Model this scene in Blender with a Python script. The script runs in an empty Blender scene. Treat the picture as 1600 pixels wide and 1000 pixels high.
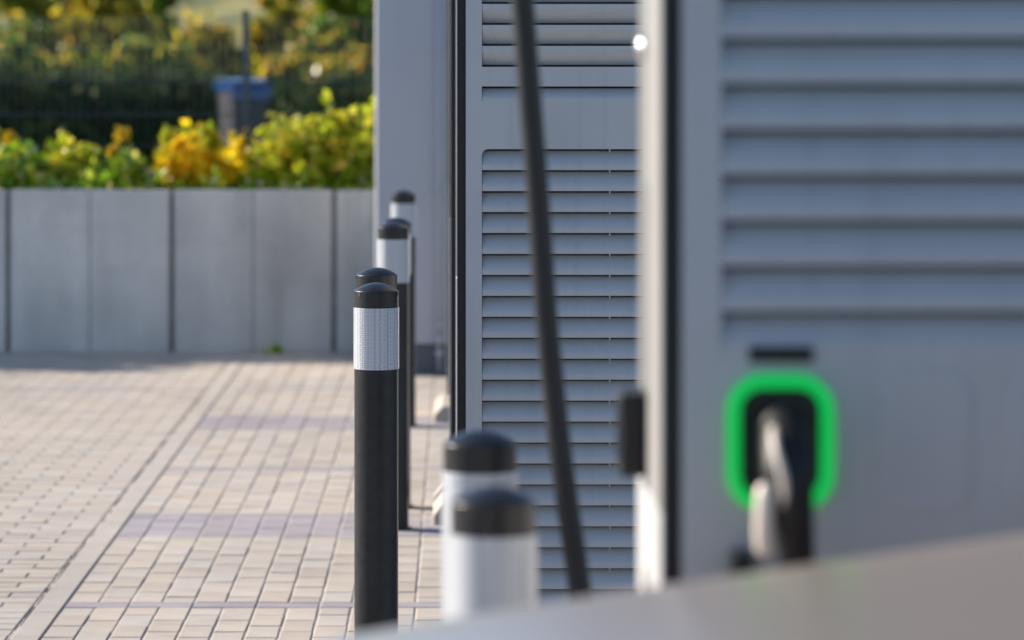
import bpy, bmesh, math, random
import numpy as np
from mathutils import Vector, Matrix, Quaternion

R = math.radians
random.seed(7)
rng = np.random.default_rng(11)
S = bpy.context.scene
COL = S.collection

# ------------------------------------------------------------------ camera
F, CX, CY, CAMH = 5100.0, 718.0, 109.0, 1.68      # focal length and vanishing point in photo pixels (1600 x 1000)
cam = bpy.data.cameras.new('camera')
cam.sensor_width = 36.0
cam.lens = F / 1600 * 36
cam.shift_x = (800 - CX) / 1600
cam.shift_y = -(500 - CY) / 1600
cam.clip_start, cam.clip_end = 0.05, 2000
cam.dof.use_dof = True
cam.dof.focus_distance = 8.45
cam.dof.aperture_fstop = 3.0
cam.dof.aperture_blades = 0
co = bpy.data.objects.new('camera', cam)
COL.objects.link(co)
co.location = (0, 0, CAMH)
co.rotation_euler = (R(90), 0, 0)
S.camera = co

# ------------------------------------------------------------------ sky, sun, exposure
SUN = Vector((-0.919, 0.395, 0)).normalized() * math.cos(R(27)) + Vector((0, 0, math.sin(R(27))))
world = bpy.data.worlds.new('World')
S.world = world
world.use_nodes = True
wn = world.node_tree
bg = wn.nodes['Background']
sky = wn.nodes.new('ShaderNodeTexSky')
sky.sky_type = 'NISHITA'
sky.sun_disc = False
sky.sun_elevation = R(27)
sky.sun_rotation = math.atan2(SUN.x, SUN.y)
sky.dust_density = 0.3
sky.ozone_density = 3.5
wn.links.new(sky.outputs[0], bg.inputs[0])
bg.inputs[1].default_value = 0.105
sl = bpy.data.lights.new('sun', 'SUN')
sl.energy = 4.9
sl.angle = R(0.53)
sl.color = (1.0, 0.88, 0.74)
so = bpy.data.objects.new('sun', sl)
COL.objects.link(so)
so.rotation_euler = SUN.to_track_quat('Z', 'Y').to_euler()
S.view_settings.view_transform = 'Standard'
S.view_settings.look = 'None'
S.view_settings.gamma = 1
S.view_settings.exposure = 1.05
S.render.engine = 'CYCLES'
S.cycles.use_denoising = True
S.cycles.sample_clamp_indirect = 6
S.cycles.max_bounces = 8


def P(px, py, z):
    return Vector(((px - CX) * z / F, z, CAMH - (py - CY) * z / F))


def PX(px, z): return (px - CX) * z / F
def PZ(py, z): return CAMH - (py - CY) * z / F


# ------------------------------------------------------------------ materials
def setin(node, name, v):
    if name in node.inputs:
        node.inputs[name].default_value = v


def mat(name, col, rough=0.5, metal=0.0, coat=0.0, spec=0.5, noise=None, bump=None, rnd=0.0, island=0.0, gloss_var=0.0, stain=()):
    """noise: (scale, amount) colour mottling ; bump: (scale, strength, distance) ; rnd: per object variation"""
    m = bpy.data.materials.new(name)
    m.use_nodes = True
    nt = m.node_tree
    b = nt.nodes['Principled BSDF']
    setin(b, 'Base Color', (*col, 1)); setin(b, 'Roughness', rough); setin(b, 'Metallic', metal)
    setin(b, 'Coat Weight', coat); setin(b, 'Coat Roughness', 0.08); setin(b, 'Specular IOR Level', spec)
    tc = nt.nodes.new('ShaderNodeTexCoord')
    last = None
    if noise:
        parts = noise if isinstance(noise, list) else [noise]
        rgb = nt.nodes.new('ShaderNodeRGB'); rgb.outputs[0].default_value = (*col, 1); last = rgb.outputs[0]
        for sc, am in parts:
            n = nt.nodes.new('ShaderNodeTexNoise'); n.inputs['Detail'].default_value = 6
            if isinstance(sc, tuple):
                mp = nt.nodes.new('ShaderNodeMapping'); mp.inputs['Scale'].default_value = sc
                nt.links.new(tc.outputs['Object'], mp.inputs['Vector']); nt.links.new(mp.outputs[0], n.inputs['Vector'])
                n.inputs['Scale'].default_value = 1
            else:
                nt.links.new(tc.outputs['Object'], n.inputs['Vector']); n.inputs['Scale'].default_value = sc
            mr = nt.nodes.new('ShaderNodeMapRange')
            mr.inputs[1].default_value = 0.3; mr.inputs[2].default_value = 0.7
            mr.inputs[3].default_value = 1 - am; mr.inputs[4].default_value = 1 + am
            nt.links.new(n.outputs[0], mr.inputs[0])
            mx = nt.nodes.new('ShaderNodeVectorMath'); mx.operation = 'SCALE'
            nt.links.new(last, mx.inputs[0]); nt.links.new(mr.outputs[0], mx.inputs['Scale'])
            last = mx.outputs[0]
            if gloss_var:
                m2 = nt.nodes.new('ShaderNodeMapRange'); m2.inputs[3].default_value = rough - gloss_var; m2.inputs[4].default_value = rough + gloss_var
                nt.links.new(n.outputs[0], m2.inputs[0]); nt.links.new(m2.outputs[0], b.inputs['Roughness'])
    if rnd or island:
        if last is None:
            rgb = nt.nodes.new('ShaderNodeRGB'); rgb.outputs[0].default_value = (*col, 1); last = rgb.outputs[0]
        if rnd:
            oi = nt.nodes.new('ShaderNodeObjectInfo'); out = oi.outputs['Random']; am = rnd
        else:
            oi = nt.nodes.new('ShaderNodeNewGeometry'); out = oi.outputs['Random Per Island']; am = island
        mr = nt.nodes.new('ShaderNodeMapRange'); mr.inputs[3].default_value = 1 - am; mr.inputs[4].default_value = 1 + am
        nt.links.new(out, mr.inputs[0])
        mx = nt.nodes.new('ShaderNodeVectorMath'); mx.operation = 'SCALE'
        nt.links.new(last, mx.inputs[0]); nt.links.new(mr.outputs[0], mx.inputs['Scale'])
        hs = nt.nodes.new('ShaderNodeHueSaturation')
        m3 = nt.nodes.new('ShaderNodeMath'); m3.operation = 'MULTIPLY'; m3.inputs[1].default_value = 7.31
        m4 = nt.nodes.new('ShaderNodeMath'); m4.operation = 'FRACT'
        m5 = nt.nodes.new('ShaderNodeMapRange'); m5.inputs[3].default_value = 0.8; m5.inputs[4].default_value = 1.2
        nt.links.new(out, m3.inputs[0]); nt.links.new(m3.outputs[0], m4.inputs[0]); nt.links.new(m4.outputs[0], m5.inputs[0])
        nt.links.new(m5.outputs[0], hs.inputs['Saturation']); nt.links.new(mx.outputs[0], hs.inputs['Color'])
        last = hs.outputs[0]
    for sc, lo, hi, am in stain:      # weathering that runs across neighbouring pieces: (scale, from, to, amount)
        if last is None:
            rgb = nt.nodes.new('ShaderNodeRGB'); rgb.outputs[0].default_value = (*col, 1); last = rgb.outputs[0]
        gp = nt.nodes.new('ShaderNodeNewGeometry'); mp = nt.nodes.new('ShaderNodeMapping'); mp.inputs['Scale'].default_value = sc
        n = nt.nodes.new('ShaderNodeTexNoise'); n.inputs['Scale'].default_value = 1; n.inputs['Detail'].default_value = 7
        nt.links.new(gp.outputs['Position'], mp.inputs['Vector']); nt.links.new(mp.outputs[0], n.inputs['Vector'])
        mr = nt.nodes.new('ShaderNodeMapRange'); mr.inputs[1].default_value = lo; mr.inputs[2].default_value = hi
        mr.inputs[3].default_value = 1.0; mr.inputs[4].default_value = 1 - am
        nt.links.new(n.outputs[0], mr.inputs[0])
        mx = nt.nodes.new('ShaderNodeVectorMath'); mx.operation = 'SCALE'
        nt.links.new(last, mx.inputs[0]); nt.links.new(mr.outputs[0], mx.inputs['Scale']); last = mx.outputs[0]
    if last is not None:
        nt.links.new(last, b.inputs['Base Color'])
    if bump:
        n = nt.nodes.new('ShaderNodeTexNoise'); n.inputs['Scale'].default_value = bump[0]; n.inputs['Detail'].default_value = 5
        nt.links.new(tc.outputs['Object'], n.inputs['Vector'])
        bp = nt.nodes.new('ShaderNodeBump'); bp.inputs['Strength'].default_value = bump[1]; bp.inputs['Distance'].default_value = bump[2]
        nt.links.new(n.outputs[0], bp.inputs['Height']); nt.links.new(bp.outputs[0], b.inputs['Normal'])
    return m


def leaf_mat(name, stops, trans=0.5, rough=0.35, spec=0.4):
    m = bpy.data.materials.new(name)
    m.use_nodes = True
    nt = m.node_tree
    b = nt.nodes['Principled BSDF']; out = nt.nodes['Material Output']
    g = nt.nodes.new('ShaderNodeNewGeometry')
    cr = nt.nodes.new('ShaderNodeValToRGB')
    e = cr.color_ramp.elements
    while len(e) < len(stops): e.new(0.5)
    for k, (p, c) in enumerate(stops):
        e[k].position = p; e[k].color = (*c, 1)
    nt.links.new(g.outputs['Random Per Island'], cr.inputs[0])
    nt.links.new(cr.outputs[0], b.inputs['Base Color'])
    setin(b, 'Roughness', rough); setin(b, 'Specular IOR Level', spec)
    t = nt.nodes.new('ShaderNodeBsdfTranslucent')
    nt.links.new(cr.outputs[0], t.inputs[0])
    mx = nt.nodes.new('ShaderNodeMixShader'); mx.inputs[0].default_value = trans
    nt.links.new(b.outputs[0], mx.inputs[1]); nt.links.new(t.outputs[0], mx.inputs[2])
    nt.links.new(mx.outputs[0], out.inputs[0])
    return m


M = {}
M['paint'] = mat('grey powder coat', (0.37, 0.385, 0.405), 0.45, 0.0, spec=0.5, noise=[(3.0, 0.05), (260, 0.03)], bump=(420, 0.05, 0.001), gloss_var=0.05, stain=[((34, 34, 1.6), 0.52, 0.8, 0.10), ((3, 3, 3), 0.5, 0.8, 0.07)])
M['door_far'] = mat('mid grey strip enamel', (0.15, 0.15, 0.15), 0.45)
M['door_low'] = mat('white door enamel', (0.42, 0.42, 0.42), 0.42, 0.0, noise=(4, 0.05))
M['door'] = mat('light grey door enamel', (0.27, 0.265, 0.26), 0.42, 0.0, noise=(4, 0.04))
M['recess_shade'] = mat('dark liner', (0.02, 0.021, 0.024), 0.7)  # near black; behind the slits it stands in for shade
M['black'] = mat('black plastic', (0.012, 0.013, 0.015), 0.45, spec=0.3, noise=(40, 0.15))
M['rubber'] = mat('black rubber', (0.010, 0.011, 0.013), 0.5, spec=0.3, noise=(30, 0.2))
M['cable'] = mat('black cable sheath', (0.010, 0.012, 0.016), 0.42, spec=0.35, noise=(20, 0.15))
M['bollard'] = mat('black bollard coating', (0.009, 0.010, 0.012), 0.36, spec=0.3, noise=[(9, 0.2), (120, 0.12)], bump=(300, 0.06, 0.001), gloss_var=0.06, stain=[((40, 40, 40), 0.3, 0.55, -0.5)])
M['cap'] = mat('bollard cap plastic', (0.008, 0.0085, 0.011), 0.36, spec=0.4, noise=(60, 0.2), bump=(500, 0.08, 0.001))
M['chrome'] = mat('chrome', (0.8, 0.8, 0.8), 0.1, 1.0)
M['alu'] = mat('brushed aluminium', (0.75, 0.74, 0.73), 0.3, 0.8)
M['grip_sun'] = mat('grip sun highlight', (0.62, 0.55, 0.47), 0.35, noise=(30, 0.05))  # pale warm tone paints the sun highlight on the dark grip
M['concrete'] = mat('precast concrete', (0.475, 0.47, 0.455), 0.8, noise=[(1.1, 0.18), ((5, 5, 0.7), 0.12), (40, 0.06)], bump=(120, 0.2, 0.003), rnd=0.07, stain=[((4, 4, 0.5), 0.50, 0.75, 0.18), ((1.2, 1.2, 0.9), 0.42, 0.7, 0.20), ((2.5, 2.5, 9), 0.6, 0.75, 0.12)])
M['joint'] = mat('grey joint mortar', (0.19, 0.19, 0.19), 0.9, noise=(20, 0.2))
M['kerb'] = mat('edging concrete', (0.365, 0.328, 0.285), 0.85, noise=[(6, 0.06), (90, 0.06)], bump=(300, 0.3, 0.002), stain=[((1.1, 0.35, 1), 0.45, 0.75, 0.22), ((5, 5, 1), 0.55, 0.75, 0.16)])
M['plaster'] = mat('grey plaster', (0.36, 0.38, 0.42), 0.85, noise=[(1.5, 0.05), (60, 0.04)], bump=(150, 0.2, 0.002), stain=[((2.0, 2.0, 0.4), 0.45, 0.75, 0.14)])
M['plinth'] = mat('dark plinth coating', (0.08, 0.09, 0.11), 0.8, noise=(8, 0.1))
M['paver'] = mat('beige grey concrete paver', (0.39, 0.342, 0.290), 0.85, noise=[(7, 0.07), (160, 0.10)], bump=(260, 0.35, 0.002), rnd=0.07, stain=[((1.1, 0.35, 1), 0.45, 0.75, 0.22), ((5, 5, 1), 0.55, 0.75, 0.16)])
M['paver_stuff'] = mat('beige grey concrete pavers far', (0.39, 0.342, 0.290), 0.85, noise=[(7, 0.07), (160, 0.10)], bump=(260, 0.35, 0.002), island=0.07, stain=[((1.1, 0.35, 1), 0.45, 0.75, 0.22), ((5, 5, 1), 0.55, 0.75, 0.16)])
M['paver_dark'] = mat('anthracite concrete paver', (0.275, 0.250, 0.262), 0.85, noise=[(7, 0.07), (160, 0.10)], bump=(260, 0.35, 0.002), rnd=0.06, stain=[((1.1, 0.35, 1), 0.45, 0.75, 0.22), ((5, 5, 1), 0.55, 0.75, 0.16)])
M['paver_dark_stuff'] = mat('anthracite concrete pavers far', (0.275, 0.250, 0.262), 0.85, noise=[(7, 0.07), (160, 0.10)], bump=(260, 0.35, 0.002), island=0.06, stain=[((1.1, 0.35, 1), 0.45, 0.75, 0.22), ((5, 5, 1), 0.55, 0.75, 0.16)])
M['sand'] = mat('joint sand', (0.33, 0.29, 0.25), 0.95, noise=[(3, 0.2), (150, 0.3)], bump=(200, 0.5, 0.004))
M['soil'] = mat('soil', (0.07, 0.055, 0.04), 0.95, noise=[(2, 0.3), (30, 0.3)], bump=(20, 0.5, 0.03))
M['fence'] = mat('grey green fence coating', (0.045, 0.065, 0.085), 0.5, 0.0, spec=0.25, noise=(30, 0.1))
M['bin_body'] = mat('grey bin plastic', (0.04, 0.043, 0.052), 0.4, noise=(12, 0.1))
M['bin_lid'] = mat('blue lid plastic', (0.006, 0.042, 0.15), 0.22, noise=(12, 0.1))
M['bark'] = mat('bark', (0.07, 0.055, 0.04), 0.9, noise=[(6, 0.3), ((20, 20, 3), 0.3)], bump=(30, 0.6, 0.02))
M['stem'] = mat('green stem', (0.06, 0.09, 0.03), 0.7)
M['carpaint'] = mat('champagne silver paint', (0.41, 0.355, 0.315), 0.33, 0.72, coat=0.0, noise=(900, 0.05))
M['glass_dark'] = mat('tinted car glass', (0.01, 0.012, 0.014), 0.04, 0.0, coat=1.0)
M['lamp'] = mat('headlight lens', (0.55, 0.57, 0.6), 0.08, 0.5, coat=1.0)
M['screen'] = mat('screen glass', (0.012, 0.014, 0.018), 0.08, coat=1.0)
M['alley'] = mat('asphalt', (0.055, 0.055, 0.056), 0.9, noise=[(2, 0.15), (120, 0.3)], bump=(180, 0.5, 0.004))

# flat grass bank
gm = bpy.data.materials.new('meadow ground'); gm.use_nodes = True
nt = gm.node_tree; b = nt.nodes['Principled BSDF']; setin(b, 'Roughness', 0.95)
tc = nt.nodes.new('ShaderNodeTexCoord'); n = nt.nodes.new('ShaderNodeTexNoise'); n.inputs['Scale'].default_value = 0.9; n.inputs['Detail'].default_value = 8
cr = nt.nodes.new('ShaderNodeValToRGB')
for k, (p, c) in enumerate([(0.38, (0.075, 0.085, 0.022)), (0.62, (0.22, 0.20, 0.055))]):
    cr.color_ramp.elements[k].position = p; cr.color_ramp.elements[k].color = (*c, 1)
nt.links.new(tc.outputs['Object'], n.inputs['Vector']); nt.links.new(n.outputs[0], cr.inputs[0])
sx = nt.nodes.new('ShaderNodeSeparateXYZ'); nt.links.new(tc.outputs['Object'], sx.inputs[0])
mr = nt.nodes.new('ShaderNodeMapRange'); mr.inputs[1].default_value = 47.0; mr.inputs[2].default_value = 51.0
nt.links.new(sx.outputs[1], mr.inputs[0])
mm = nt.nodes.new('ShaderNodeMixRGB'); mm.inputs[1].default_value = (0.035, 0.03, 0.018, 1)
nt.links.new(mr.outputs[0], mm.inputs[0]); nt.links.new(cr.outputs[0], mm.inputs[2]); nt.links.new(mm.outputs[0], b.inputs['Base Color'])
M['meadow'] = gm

# prismatic reflective film: small cells in columns, a few columns coarser
rm = bpy.data.materials.new('white prismatic film'); rm.use_nodes = True
nt = rm.node_tree; b = nt.nodes['Principled BSDF']
uv = nt.nodes.new('ShaderNodeTexCoord')
def cells(sx, sy, thr):
    mp = nt.nodes.new('ShaderNodeMapping'); mp.inputs['Scale'].default_value = (sx, sy, 1)
    nt.links.new(uv.outputs['UV'], mp.inputs['Vector'])
    v = nt.nodes.new('ShaderNodeTexVoronoi'); v.voronoi_dimensions = '2D'; v.inputs['Scale'].default_value = 1; v.inputs['Randomness'].default_value = 0.0
    br = nt.nodes.new('ShaderNodeTexBrick'); br.offset = 0.5; br.inputs['Scale'].default_value = 1
    br.inputs['Mortar Size'].default_value = thr; br.inputs['Mortar Smooth'].default_value = 0.6
    br.inputs['Brick Width'].default_value = 1.0; br.inputs['Row Height'].default_value = 1.0
    br.inputs['Color1'].default_value = (1, 1, 1, 1); br.inputs['Color2'].default_value = (0.93, 0.93, 0.93, 1); br.inputs['Mortar'].default_value = (0, 0, 0, 1)
    nt.links.new(mp.outputs[0], br.inputs['Vector'])
    return br
fine = cells(60, 46, 0.16)
coarse = cells(34, 27, 0.34)
wv = nt.nodes.new('ShaderNodeTexNoise'); wv.noise_dimensions = '1D'; wv.inputs['Scale'].default_value = 26; wv.inputs['Detail'].default_value = 0
sp = nt.nodes.new('ShaderNodeSeparateXYZ'); nt.links.new(uv.outputs['UV'], sp.inputs[0]); nt.links.new(sp.outputs[0], wv.inputs['W'])
ms = nt.nodes.new('ShaderNodeMapRange'); ms.inputs[1].default_value = 0.48; ms.inputs[2].default_value = 0.56
nt.links.new(wv.outputs[0], ms.inputs[0])
mx = nt.nodes.new('ShaderNodeMixRGB'); nt.links.new(ms.outputs[0], mx.inputs[0]); nt.links.new(fine.outputs[0], mx.inputs[1]); nt.links.new(coarse.outputs[0], mx.inputs[2])
cr = nt.nodes.new('ShaderNodeValToRGB')
cr.color_ramp.elements[0].color = (0.24, 0.275, 0.33, 1); cr.color_ramp.elements[1].color = (0.56, 0.575, 0.60, 1)
nt.links.new(mx.outputs[0], cr.inputs[0]); nt.links.new(cr.outputs[0], b.inputs['Base Color'])
bp = nt.nodes.new('ShaderNodeBump'); bp.inputs['Strength'].default_value = 0.5; bp.inputs['Distance'].default_value = 0.001
nt.links.new(mx.outputs[0], bp.inputs['Height']); nt.links.new(bp.outputs[0], b.inputs['Normal'])
setin(b, 'Roughness', 0.28); setin(b, 'Coat Weight', 0.5)
M['film'] = rm

# lit ring
lm = bpy.data.materials.new('green light ring'); lm.use_nodes = True
b = lm.node_tree.nodes['Principled BSDF']
setin(b, 'Base Color', (0.0, 0.10, 0.03, 1)); setin(b, 'Emission Color', (0.0, 0.56, 0.085, 1)); setin(b, 'Emission Strength', 0.37); setin(b, 'Roughness', 0.3)
M['ring'] = lm

M['leaf_green'] = leaf_mat('fresh green leaf', [(0, (0.07, 0.18, 0.015)), (0.35, (0.24, 0.46, 0.02)), (0.7, (0.52, 0.60, 0.04)), (0.9, (0.80, 0.70, 0.10)), (1, (0.85, 0.82, 0.62))], 0.5, 0.14, 0.8)  # palest ramp end paints sun glints onto a few leaves
M['leaf_lime'] = leaf_mat('yellow green leaf', [(0, (0.20, 0.30, 0.015)), (0.45, (0.52, 0.58, 0.025)), (0.85, (0.75, 0.66, 0.08)), (1, (0.78, 0.42, 0.03))], 0.55, 0.3)
M['leaf_gold'] = leaf_mat('golden autumn leaf', [(0, (0.78, 0.72, 0.04)), (0.3, (0.90, 0.72, 0.025)), (0.8, (0.92, 0.62, 0.015)), (1, (0.85, 0.42, 0.015))], 0.64, 0.3)
M['leaf_mix'] = leaf_mat('mixed autumn leaf', [(0, (0.035, 0.10, 0.014)), (0.50, (0.12, 0.24, 0.02)), (0.75, (0.36, 0.38, 0.022)), (0.92, (0.68, 0.52, 0.06)), (1, (0.60, 0.20, 0.10))], 0.55, 0.3, 0.3)
M['leaf_olive'] = leaf_mat('olive yellow leaf', [(0, (0.07, 0.10, 0.014)), (0.45, (0.26, 0.26, 0.02)), (0.75, (0.58, 0.48, 0.03)), (1, (0.62, 0.30, 0.05))], 0.55, 0.32, 0.3)
M['leaf_dark'] = leaf_mat('dark evergreen leaf', [(0, (0.018, 0.045, 0.012)), (0.7, (0.034, 0.07, 0.016)), (1, (0.11, 0.10, 0.03))], 0.2, 0.7, 0.1)
M['petal'] = leaf_mat('yellow petal', [(0, (0.60, 0.40, 0.01)), (1, (0.70, 0.48, 0.02))], 0.5)


# ------------------------------------------------------------------ mesh helpers
class MB:
    def __init__(self): self.v = []; self.f = []; self.uv = None

    def add(self, vs, fs):
        o = len(self.v)
        self.v += [tuple(p) for p in vs]
        self.f += [tuple(i + o for i in f) for f in fs]
        return self

    def box(self, x0, x1, y0, y1, z0, z1):
        return self.add([(x, y, z) for z in (z0, z1) for y in (y0, y1) for x in (x0, x1)],
                        [(0, 2, 3, 1), (4, 5, 7, 6), (0, 1, 5, 4), (2, 6, 7, 3), (0, 4, 6, 2), (1, 3, 7, 5)])

    def prism(self, poly, y0, y1):          # polygon in x,z ; extruded in y
        n = len(poly)
        vs = [(x, y0, z) for x, z in poly] + [(x, y1, z) for x, z in poly]
        fs = [tuple(range(n)), tuple(range(2 * n - 1, n - 1, -1))] + [(i, i + n, (i + 1) % n + n, (i + 1) % n) for i in range(n)]
        return self.add(vs, fs)

    def prism_x(self, poly, x0, x1):        # polygon in y,z ; extruded in x
        n = len(poly)
        vs = [(x0, y, z) for y, z in poly] + [(x1, y, z) for y, z in poly]
        fs = [tuple(range(n - 1, -1, -1)), tuple(range(n, 2 * n))] + [(i, (i + 1) % n, (i + 1) % n + n, i + n) for i in range(n)]
        return self.add(vs, fs)

    def lathe(self, prof, seg=48, c=(0, 0, 0), capb=True, capt=True):
        vs, fs = [], []
        for r, z in prof:
            for k in range(seg):
                a = 2 * math.pi * k / seg
                vs.append((c[0] + r * math.cos(a), c[1] + r * math.sin(a), c[2] + z))
        m = len(prof)
        for i in range(m - 1):
            for k in range(seg):
                k2 = (k + 1) % seg
                fs.append((i * seg + k, i * seg + k2, (i + 1) * seg + k2, (i + 1) * seg + k))
        if capb: fs.append(tuple(range(seg - 1, -1, -1)))
        if capt: fs.append(tuple((m - 1) * seg + k for k in range(seg)))
        return self.add(vs, fs)

    def tube(self, pts, rad, seg=12, cap=True):
        pts = [Vector(p) for p in pts]
        n = len(pts)
        rad = rad if isinstance(rad, (list, tuple)) else [rad] * n
        t0 = (pts[1] - pts[0]).normalized()
        up = Vector((0, 0, 1)) if abs(t0.z) < 0.9 else Vector((1, 0, 0))
        u = t0.cross(up).normalized()
        vs, fs = [], []
        for i in range(n):
            t = (pts[min(i + 1, n - 1)] - pts[max(i - 1, 0)]).normalized()
            u = (u - t * u.dot(t)).normalized()
            w = t.cross(u)
            for k in range(seg):
                a = 2 * math.pi * k / seg
                vs.append(pts[i] + (u * math.cos(a) + w * math.sin(a)) * rad[i])
        for i in range(n - 1):
            for k in range(seg):
                k2 = (k + 1) % seg
                fs.append((i * seg + k, i * seg + k2, (i + 1) * seg + k2, (i + 1) * seg + k))
        if cap:
            fs.append(tuple(range(seg - 1, -1, -1))); fs.append(tuple((n - 1) * seg + k for k in range(seg)))
        return self.add(vs, fs)

    def mesh(self, name, m, smooth=False):
        me = bpy.data.meshes.new(name)
        me.from_pydata(self.v, [], self.f)
        if m is not None: me.materials.append(m)
        me.update()
        if smooth:
            me.polygons.foreach_set('use_smooth', [True] * len(me.polygons))
        return me

    def sharp_mesh(self, name, m, angle=35):
        me = self.mesh(name, m, True)
        bm = bmesh.new(); bm.from_mesh(me)
        bmesh.ops.recalc_face_normals(bm, faces=bm.faces)
        for e in bm.edges:
            if len(e.link_faces) == 2 and e.calc_face_angle(0) > R(angle): e.smooth = False
        bm.to_mesh(me); bm.free()
        return me

    def build(self, name, m, parent=None, smooth=False, bevel=0.0, seg=2, loc=None, fix=True, angle=None):
        me = self.mesh(name, m, smooth)
        if fix:
            bm = bmesh.new(); bm.from_mesh(me); bmesh.ops.recalc_face_normals(bm, faces=bm.faces); bm.to_mesh(me); bm.free()
        o = bpy.data.objects.new(name, me)
        COL.objects.link(o)
        if parent is not None: o.parent = parent
        if loc is not None: o.location = loc
        if bevel:
            bv = o.modifiers.new('bevel', 'BEVEL'); bv.width = bevel; bv.segments = seg; bv.limit_method = 'ANGLE'; bv.angle_limit = R(40)
            me.polygons.foreach_set('use_smooth', [True] * len(me.polygons))
            bv.harden_normals = True
        if angle:
            me.polygons.foreach_set('use_smooth', [True] * len(me.polygons))
            bm = bmesh.new(); bm.from_mesh(me)
            for e in bm.edges:
                if len(e.link_faces) == 2 and e.calc_face_angle(0) > R(angle): e.smooth = False
            bm.to_mesh(me); bm.free()
        return o


def tag(o, label=None, cat=None, group=None, kind=None):
    if label: o['label'] = label
    if cat: o['category'] = cat
    if group: o['group'] = group
    if kind: o['kind'] = kind
    return o


def empty(name, loc=(0, 0, 0), rz=0):
    o = bpy.data.objects.new(name, None)
    COL.objects.link(o)
    o.location = loc; o.rotation_euler = (0, 0, rz); o.empty_display_size = 0.1
    return o


def link_mesh(name, me, parent, loc=(0, 0, 0), rot=(0, 0, 0), scale=(1, 1, 1)):
    o = bpy.data.objects.new(name, me)
    COL.objects.link(o)
    o.parent = parent; o.location = loc; o.rotation_euler = rot; o.scale = scale
    return o


def copy_tree(o, parent=None):
    c = o.copy(); COL.objects.link(c); c.parent = parent
    for ch in list(o.children): copy_tree(ch, c)
    return c


def rrect(cx, cz, hw, hh, r, seg=8):
    pts = []
    for (sx, sz, a0) in ((1, 1, 0), (-1, 1, 90), (-1, -1, 180), (1, -1, 270)):
        for k in range(seg + 1):
            a = R(a0 + 90 * k / seg)
            pts.append((cx + sx * (hw - r) + r * math.cos(a), cz + sz * (hh - r) + r * math.sin(a)))
    return pts


def bez(p, n=40):
    """catmull-rom through points"""
    p = [Vector(q) for q in p]
    p = [p[0] * 2 - p[1]] + p + [p[-1] * 2 - p[-2]]
    out = []
    for i in range(1, len(p) - 2):
        for k in range(n):
            t = k / n
            out.append(0.5 * ((2 * p[i]) + (p[i + 1] - p[i - 1]) * t + (2 * p[i - 1] - 5 * p[i] + 4 * p[i + 1] - p[i + 2]) * t * t + (-p[i - 1] + 3 * p[i] - 3 * p[i + 1] + p[i + 2]) * t ** 3))
    out.append(p[-2])
    return out


# ------------------------------------------------------------------ terrain
WALL_Y = 19.43
WALL_TOP = 0.964


def terrain_z(x, y):
    if y < WALL_Y + 0.12: return -0.06
    pts = [(19.5, 0.90), (22, 0.86), (33, 0.54), (41, 0.50), (46, 0.75), (60, 2.75), (80, 5.6), (140, 9.0), (600, 12.0)]
    for (a, za), (b_, zb) in zip(pts, pts[1:]):
        if y <= b_:
            t = max(0, (y - a) / (b_ - a)); z = za + (zb - za) * t; break
    else: z = 12.0
    if y > 30: z += 0.10 * math.sin(x * 1.3 + y * 0.4) + 0.07 * math.sin(x * 0.6 - y * 0.9)
    return z


xs = sorted(set([-500, -300, -150, -80, -50, -35, -25, 25, 35, 60, 100, 200, 500] + [v * 1.0 for v in range(-20, 21)]))
ys_ = [-200, -60, -10, 0, 10, WALL_Y + 0.10, WALL_Y + 0.13] + [20 + 0.8 * k for k in range(60)] + [70, 75, 80, 95, 110, 140, 200, 320, 600]
mb = MB()
for y in ys_:
    for x in xs: mb.v.append((x, y, terrain_z(x, y)))
nx = len(xs)
for j in range(len(ys_) - 1):
    for i in range(nx - 1): mb.f.append((j * nx + i, j * nx + i + 1, (j + 1) * nx + i + 1, (j + 1) * nx + i))
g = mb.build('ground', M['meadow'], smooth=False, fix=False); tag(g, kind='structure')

# ------------------------------------------------------------------ paving
KX0, KX1 = -1.3236, -1.2406
PAVE_END = WALL_Y - 0.005


def bed(name, x0, x1, y0, y1, z):
    o = MB().box(x0, x1, y0, y1, z - 0.05, z).build(name, M['sand'])
    return tag(o, kind='structure')


parking = bed('parking_pavement', KX1 + 0.001, 9.0, -3.0, PAVE_END, -0.0033)
lane = bed('driveway_pavement', -12.0, KX0 - 0.001, -3.0, PAVE_END, -0.0034)
o = MB().box(-60, 60, -30, -3.001, -0.055, -0.006).build('asphalt_road', M['alley']); tag(o, kind='structure')
o = MB().box(9.001, 60, -3.0, 17, -0.055, -0.007).build('side_road', M['alley']); tag(o, kind='structure')
o = MB().box(-60, -12.001, -3.0, PAVE_END, -0.055, -0.0065).build('lane_road', M['alley']); tag(o, kind='structure')


def paver_mesh(name, w, l, m, v=0):
    """chamfered block centred at 0, top at z=0"""
    g_ = 0.0038 / 2 + 0.0006 * v
    hw, hl, c, dpt = w / 2 - g_, l / 2 - g_, 0.003, 0.03
    r_ = random.Random(v * 31 + int(w * 1000) + int(l * 7000))
    def ring(a, b_, z): return [(-a + r_.uniform(-.0006, .0006), -b_, z), (a, -b_ + r_.uniform(-.0006, .0006), z), (a + r_.uniform(-.0006, .0006), b_, z), (-a, b_ + r_.uniform(-.0006, .0006), z)]
    vs = ring(hw, hl, -dpt) + ring(hw, hl, -c) + ring(hw - c, hl - c, 0)
    fs = [(8, 9, 10, 11)] + [(i, (i + 1) % 4, (i + 1) % 4 + 4, i + 4) for i in range(4)] + [(i + 4, (i + 1) % 4 + 4, (i + 1) % 4 + 8, i + 8) for i in range(4)]
    q = MB(); q.add(vs, fs)
    return q


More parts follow.
